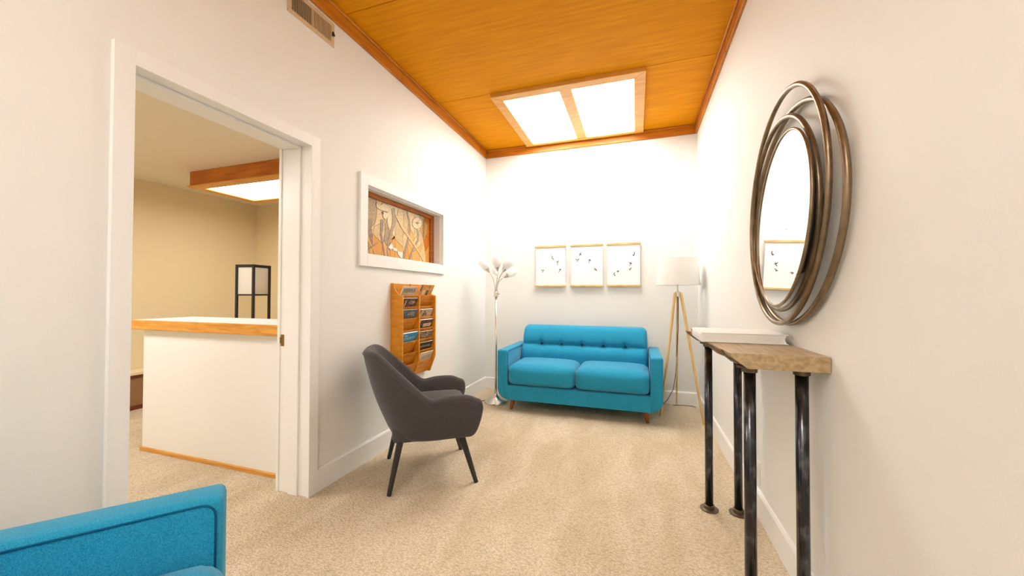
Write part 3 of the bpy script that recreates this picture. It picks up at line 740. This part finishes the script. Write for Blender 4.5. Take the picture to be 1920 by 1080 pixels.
for (bx0, by0, n0), (tx0, ty0, n1_) in zip(botU, topU):
    H_ = rim(ty0); thk = .082 if ty0 < .1 else .082 - .012 * min(1, (ty0 - .1) / .2); zr = H_ - thk / 2
    nn = Vector((n1_[0], n1_[1], 0)); ring = []
    for k in range(8):
        s_ = k / 7; bul = .022 * math.sin(PI * s_)
        ring.append(Vector((bx0 + (tx0 - bx0) * s_, by0 + (ty0 - by0) * s_, .285 + (zr - .285) * s_)) - nn * bul)
    o0 = Vector((tx0, ty0, zr))
    for k in range(1, 7):
        a = PI * k / 7; ring.append(o0 + nn * (thk / 2) * (1 - math.cos(a)) + Vector((0, 0, thk / 2 * math.sin(a))))
    i0 = o0 + nn * thk; ib = Vector((bx0, by0, .32)) + nn * .085
    for k in range(6):
        s_ = k / 5; ring.append(i0.lerp(ib, s_))
    rings.append(ring)
def cap_rings(ring, fwd):
    c_ = sum(ring, Vector()) / len(ring); out = []
    for sc, dy in ((.955, .02), (.82, .036), (.5, .046), (.15, .05)):
        out.append([Vector((c_.x + (q.x - c_.x) * sc, q.y * sc + c_.y * (1 - sc) - dy - .0 , c_.z + (q.z - c_.z) * sc)) for q in ring])
    return out
rings = cap_rings(rings[0], -1)[::-1] + rings + cap_rings(rings[-1], -1)
bm = NB(); vr = [[bm.verts.new(q) for q in r] for r in rings]; n = len(vr[0])
for a, b in zip(vr[:-1], vr[1:]):
    for j in range(n): bm.faces.new((a[j], a[(j + 1) % n], b[(j + 1) % n], b[j]))
bm.faces.new(vr[0]); bm.faces.new(vr[-1][::-1])
sh = obj('tub_shell', bm, 'grey_fabric', ac, 180)
md = sh.modifiers.new('smooth', 'SUBSURF'); md.levels = 1; md.render_levels = 1
rimpath = [r[7] + Vector((0, 0, .004)) for r in rings[4:-4]]
obj('rim_piping', tube([p_ - Vector((0, 0, 0)) for p_ in rimpath], .0035, 6), 'grey_fabric', sh, 180)
def taper(p_): 
    return Vector((p_.x * (1 - .06 * (p_.y > .1)), p_.y, p_.z))
obj('seat_base', cushion(.268, .245, .05, .03, 8, taper, (0, -.025, .335)), 'grey_fabric', ac, 180)
obj('seat_cushion', cushion(.243, .25, .055, .045, 10, lambda p_: Vector((p_.x * (1 - .12 * max(0, p_.y / .25)), p_.y, p_.z + (.015 * (1 - (p_.x / .243) ** 2) * (1 - (p_.y / .25) ** 2) if p_.z > 0 else 0))), (0, -.035, .425)), 'grey_fabric', ac, 180)
for sx in (-1, 1):
    obj('leg', tube([(sx * .225, -.20, .31), (sx * .266, -.293, .0)], [.021, .0135], 14), 'black_leg', ac, 30)
    obj('leg', tube([(sx * .225, .17, .31), (sx * .266, .2365, .0)], [.021, .0135], 14), 'black_leg', ac, 30)

# ------------------------------------------------------------------ five headed floor lamp
fl = thing('floor_lamp', 'brushed nickel floor lamp with five white glass heads', 'floor lamp', (-1.485, 3.905, 0))
obj('base', lathe([(0, 0), (.122, 0), (.128, .006), (.126, .014), (.105, .026), (.05, .045), (.022, .075), (.015, .095), (0, .095)], 40), 'nickel', fl, 40)
obj('pole', tube([(0, 0, .09), (0, 0, 1.17)], .0125, 16), 'nickel', fl, 180)
obj('collar', lathe([(0, 1.165), (.02, 1.165), (.026, 1.17), (.026, 1.222), (.02, 1.228), (0, 1.228)], 20), 'nickel', fl, 40)
obj('switch_knob', tube([(.024, 0, 1.2), (.042, -.004, 1.2)], [.004, .006], 8), 'nickel', fl, 40)
def head(px_, py_, dy, d, sc=1.0):
    q = at(px_, py_, 1, 3.905 + dy) - Vector((-1.485, 3.905, 0)); d = Vector(d).normalized()
    st = Vector((q.x * .14, dy * .12, 1.22)); mid_ = Vector((q.x * .25, dy * .25, 1.22 + (q.z - 1.22) * .55))
    pts = []
    for k in range(13):
        t_ = k / 12; c1_ = st + Vector((0, 0, .10)); c2_ = q - d * .09
        pts.append((1 - t_) ** 3 * st + 3 * (1 - t_) ** 2 * t_ * c1_ + 3 * (1 - t_) * t_ * t_ * c2_ + t_ ** 3 * q)
    a_ = obj('gooseneck_arm', tube(pts, .0052, 8), 'nickel', fl, 180)
    M = aim(d)
    obj('socket_cup', lathe([(0, -.006), (.008, -.006), (.012, 0), (.030, .043), (.031, .047), (.028, .047), (0, .04)], 20, q, M), 'nickel', a_, 40)
    obj('glass_shade', lathe([(.027, .036), (.038, .052), (.050, .078), (.055, .105), (.052, .132), (.041, .156), (.026, .170), (.0, .176)], 24, q, M), 'frosted_glass', a_, 180)
head(932.4, 507.5, -.03, (-.02, -.12, 1)); head(917, 510, .0, (-.62, -.1, .9)); head(943, 509, -.02, (.62, -.05, .9))
head(931, 515, .07, (-.38, .75, .62)); head(945, 519.5, .06, (.55, .7, .55))
obj('power_cord', tube([(-.05, .05, .03), (-.13, -.02, .012), (-.2, -.06, .006), (-.26, -.16, .006), (-.31, -.2, .006)], .004, 6), 'cord_black', fl, 180)

# ------------------------------------------------------------------ tripod floor lamp
tp = thing('tripod_lamp', 'pine tripod floor lamp with white drum shade beside the loveseat', 'floor lamp', (.392, 4.085, 0))
cx, cy = .392, 4.085
for (fx, fy, tx, ty) in ((.222, 3.972, -.026, -.012), (.405, 4.42, .002, .026), (.585, 3.84, .026, -.012)):
    a = Vector((tx, ty, 1.215)); b = Vector((fx - cx, fy - cy, 0)); dv = (b - a); n_ = dv.cross(Vector((0, 0, 1))).normalized(); m_ = dv.normalized().cross(n_)
    bm = NB(); vs = []
    for P_, wd, tk in ((a, .012, .009), (b, .008, .007)):
        vs.append([bm.verts.new(P_ + n_ * sx * wd + m_ * sy * tk) for sx, sy in ((-1, -1), (1, -1), (1, 1), (-1, 1))])
    for k in range(4): bm.faces.new((vs[0][k], vs[0][(k + 1) % 4], vs[1][(k + 1) % 4], vs[1][k]))
    bm.faces.new(vs[0]); bm.faces.new(vs[1])
    obj('leg', bm, 'pine', tp)
obj('hub', lathe([(0, 1.17), (.018, 1.17), (.03, 1.18), (.03, 1.222), (.014, 1.23), (0, 1.23)], 20), 'nickel', tp, 40)
obj('stem', tube([(0, 0, 1.225), (0, 0, 1.36)], .007, 12), 'nickel', tp, 180)
obj('bulb_socket', lathe([(0, 1.34), (.018, 1.34), (.018, 1.39), (.03, 1.43), (.028, 1.46), (0, 1.475)], 16), 'frosted_glass', tp, 40)
obj('lamp_shade', lathe([(.205, 1.292), (.2035, 1.292), (.181, 1.556), (.1825, 1.556), (.205, 1.292)], 56), 'lamp_shade', tp, 40)
bm = NB()
for r_, z_ in ((.2045, 1.294), (.182, 1.555)): tube([(r_ * math.cos(2 * PI * k / 48), r_ * math.sin(2 * PI * k / 48), z_) for k in range(48)], .0028, 6, True, bm=bm)
for k in range(3): tube([(.182 * math.cos(k * 2.094), .182 * math.sin(k * 2.094), 1.553), (0, 0, 1.50)], .0016, 5, bm=bm)
obj('shade_ring', bm, 'lamp_shade', tp, 180)
obj('power_cord', tube([(.004, .02, 1.2), (.012, .10, .85), (.004, .19, .55), (.0, .26, .35), (-.02, .3, .18), (-.08, .30, .06), (-.15, .22, .006), (-.24, .12, .006)], .0032, 6), 'cord_black', tp, 180)
obj('power_cord', tube([(-.02, .31, .006), (.08, .345, .005), (.17, .34, .005), (.2, .3, .005)], .0032, 6), 'cord_black', tp, 180)

# ------------------------------------------------------------------ three hanging bird prints
def bird(tips, c, parent, S8):
    cw_ = S8(c); bm = NB()
    for i_, tp_ in enumerate(tips):
        e = S8(tp_); v_ = e - cw_; n_ = Vector((-v_.z, 0, v_.x)).normalized() * (.0052 if i_ < 2 else .0036)
        m_ = cw_ + v_ * .38; b_ = cw_ - v_ * .12
        pts = [b_, m_ + n_, e, m_ - n_]
        for yy in (0, -.0008):
            bm.faces.new([bm.verts.new(q + Vector((0, yy, 0))) for q in (pts if yy else pts[::-1])])
    obj('bird_print', bm, 'bird_ink', parent, world=True)
prints = [
 ((1003.0, 1061.5), 'bird print with light wood rails nearest the five headed lamp', [
   ((445, 425), [(435, 382), (470, 466), (424, 442)]), ((527, 495), [(498, 482), (536, 464), (515, 550)]),
   ((305, 620), [(273, 606), (326, 608), (292, 660)]), ((562, 612), [(548, 588), (577, 586), (530, 656)])]),
 ((1069.0, 1131.5), 'middle bird print between two others above the loveseat', [
   ((868, 374), [(874, 333), (843, 370), (890, 386), (843, 406)]), ((828, 463), [(783, 438), (852, 432), (808, 500)]),
   ((1008, 470), [(978, 448), (1016, 438), (1032, 470), (984, 516)]), ((1090, 600), [(1066, 573), (1126, 628), (1112, 594), (1062, 622)])]),
 ((1137.0, 1201.5), 'bird print with light wood rails nearest the tripod lamp', [
   ((1674, 378), [(1675, 328), (1638, 398), (1691, 378), (1660, 412)]), ((1622, 515), [(1588, 490), (1630, 488), (1648, 516), (1597, 556)]),
   ((1610, 596), [(1588, 610), (1636, 571), (1618, 622)]), ((1430, 628), [(1404, 634), (1454, 622), (1424, 655), (1426, 610)]),
   ((1368, 674), [(1386, 638), (1400, 709), (1348, 682)])])]
yp = YB - .024
S8 = lambda q: at(980 + q[0] / 8, 430 + q[1] / 8, 1, yp - .0062)
for (a, b), label, birds in prints:
    A_ = at(a, 462, 1, yp); B_ = at(b, 462, 1, yp); xa, xb = A_.x, B_.x; zt, zb = 1.787, 1.288
    t = thing('hanging_print', label, 'print', ((xa + xb) / 2, YB, zb), 0, 'bird prints above the loveseat')
    obj('top_rail', B(xa, xb, yp - .016, yp + .010, zt - .021, zt, .002), 'rail_wood', t, world=True)
    obj('bottom_rail', B(xa + .002, xb + .002, yp - .016, yp + .010, zb, zb + .021, .002), 'rail_wood', t, world=True)
    pp = obj('paper_sheet', B(xa + .014, xb - .010, yp - .005, yp - .003, zb + .01, zt - .01), 'paper', t, world=True)
    apex = Vector(((xa + xb) / 2, YB - .008, zt + .115))
    obj('hanging_cord', tube([(xa + .05, yp, zt), apex, (xb - .05, yp, zt)], .0016, 6), 'cord_string', t, 180, world=True)
    obj('nail', tube([apex + Vector((0, .008, 0)), apex + Vector((0, -.008, 0))], .004, 8), 'nickel', t, world=True)
    for c, tips in birds: bird(tips, c, pp, S8)

# ------------------------------------------------------------------ ringed wall mirror
mr = thing('wall_mirror', 'round wall mirror framed by overlapping bronze rings', 'mirror', (XR, 1.85, 1.07))
def ell(cy_, cz_, a, b, dy, dz, off, n=96, tilt=0):
    out = []
    for k in range(n):
        th_ = 2 * PI * k / n; u, v_ = a * math.cos(th_), b * math.sin(th_)
        y_, z_ = cy_ + u * dy - v_ * dz, cz_ + u * dz + v_ * dy
        out.append(Vector((XR - off + tilt * (.028 * (y_ - 1.82) + .0284 * (z_ - 1.5)), y_, z_)))
    return out
rings_ = {'a': (1.882, 1.556, .489, .414, .353, -.935, .044), 'b': (1.864, 1.518, .473, .427, -.863, .506, .020),
          'c': (1.932, 1.545, .410, .380, .058, -.998, .034), 'd': (1.807, 1.500, .355, .310, .429, -.903, .070)}
for k, rr in (('d', .006), ('b', .0108), ('c', .0105), ('a', .0105)):
    obj('ring', tube(ell(*rings_[k], tilt=int(k == 'd')), rr, 10, True), 'bronze', mr, 180, world=True)
E_ = ell(*rings_['d'][:2], .353, .308, *rings_['d'][4:6], .071, tilt=1)
bm = NB(); bm.faces.new([bm.verts.new(q) for q in E_]); 
r_ = bmesh.ops.extrude_face_region(bm, geom=list(bm.faces)); bmesh.ops.translate(bm, verts=[q for q in r_['geom'] if isinstance(q, bmesh.types.BMVert)], vec=(.007, 0, 0))
obj('mirror_glass', bm, 'mirror', mr, world=True, label='clear mirror glass')
E2 = ell(*rings_['d'][:2], .22, .20, *rings_['d'][4:6], .046)
bm = NB(); bm.faces.new([bm.verts.new(q) for q in E2]); r_ = bmesh.ops.extrude_face_region(bm, geom=list(bm.faces)); bmesh.ops.translate(bm, verts=[q for q in r_['geom'] if isinstance(q, bmesh.types.BMVert)], vec=(.046, 0, 0))
obj('backing', bm, 'dark_board', mr, world=True)

# ------------------------------------------------------------------ live edge console table with pipe legs
ct_ = thing('console_table', 'live edge wood console table on black pipe legs under the mirror', 'table', (.47, 2.0, 0))
y0, y1, zt, zb = 1.560, 2.455, .985, .931
def xl(y):
    t_ = (y - y0) / (y1 - y0)
    return .322 - .010 * math.sin(t_ * 3.3) + .006 * math.sin(t_ * 9 + 1) - .005 - .035 * max(0, t_ - .82) / .18
bm = NB(); NS = 36; secs = []; bark = NB(); bs = []
for k in range(NS + 1):
    y = y0 + (y1 - y0) * k / NS; x = xl(y); un_ = .060 + .006 * math.sin(k * .7)
    secs.append([bm.verts.new(q) for q in ((x, y, zt), (x + .012, y, zt - .018), (x + un_, y, zb), (XR - .003, y, zb), (XR - .003, y, zt))])
    w1 = .004 + .002 * math.sin(k * 1.3)
    if k > 3: bs.append([bark.verts.new(q) for q in ((x - .003, y, zt - .003), (x + .012 - w1, y, zt - .020), (x + un_ - .004, y, zb - .002), (x + un_, y, zb + .001), (x + .013, y, zt - .017), (x + .001, y, zt - .001))])
for lst, b_ in ((secs, bm), (bs, bark)):
    for p_, q in zip(lst[:-1], lst[1:]):
        n = len(p_)
        for j in range(n): b_.faces.new((p_[j], p_[(j + 1) % n], q[(j + 1) % n], q[j]))
    b_.faces.new(lst[0]); b_.faces.new(lst[-1])
top = obj('tabletop', bm, 'slab_wood', ct_, 25, world=True, label='grey brown wood slab top')
obj('bark_edge', bark, 'bark', top, 40, world=True, label='dark rough bark along the front edge')
for (x, y) in ((.382, 2.352), (.527, 2.357), (.405, 1.635), (.571, 1.635)):
    lg = obj('leg', tube([(x, y, .02), (x, y, zb - .012)], .0205, 20), 'black_pipe', ct_, 180, world=True)
    obj('floor_flange', lathe([(0, 0), (.046, 0), (.047, .006), (.028, .010), (.027, .026), (.0215, .028), (0, .028)], 28, (x, y, 0)), 'flange', lg, 40, world=True)
    obj('top_flange', lathe([(0, zb), (.043, zb), (.043, zb - .007), (.027, zb - .010), (.026, zb - .024), (0, zb - .026)], 28, (x, y, 0)), 'flange', lg, 40, world=True)

bk = thing('book', 'thick white hardcover book lying on the console table', 'book', (.44, 2.02, zt))
x0, x1, y0, y1, z0, z1 = .272, .612, 1.880, 2.160, zt + .001, zt + .043
for a, b in ((z0, z0 + .003), (z1 - .003, z1)): obj('cover', B(x0 + .004, x1, y0, y1, a, b, .0008), 'book_cover', bk, world=True)
obj('spine', prism([(x0 + .008, z0), (x0 + .001, z0 + .006), (x0 - .001, (z0 + z1) / 2), (x0 + .001, z1 - .006), (x0 + .008, z1), (x0 + .012, z1 - .002), (x0 + .012, z0 + .002)], 'y', y0, y1), 'book_cover', bk, world=True)
obj('spine_label', B(x0 - .002, x0 + .003, y1 - .03, y1 - .002, z0 + .006, z1 - .006), 'spine_accent', bk, world=True)
obj('pages', prism([(x0 + .012, z0 + .003), (x1 - .006, z0 + .003), (x1 - .013, (z0 + z1) / 2), (x1 - .006, z1 - .003), (x0 + .012, z1 - .003)], 'y', y0 + .004, y1 - .004), 'book_pages', bk, world=True)
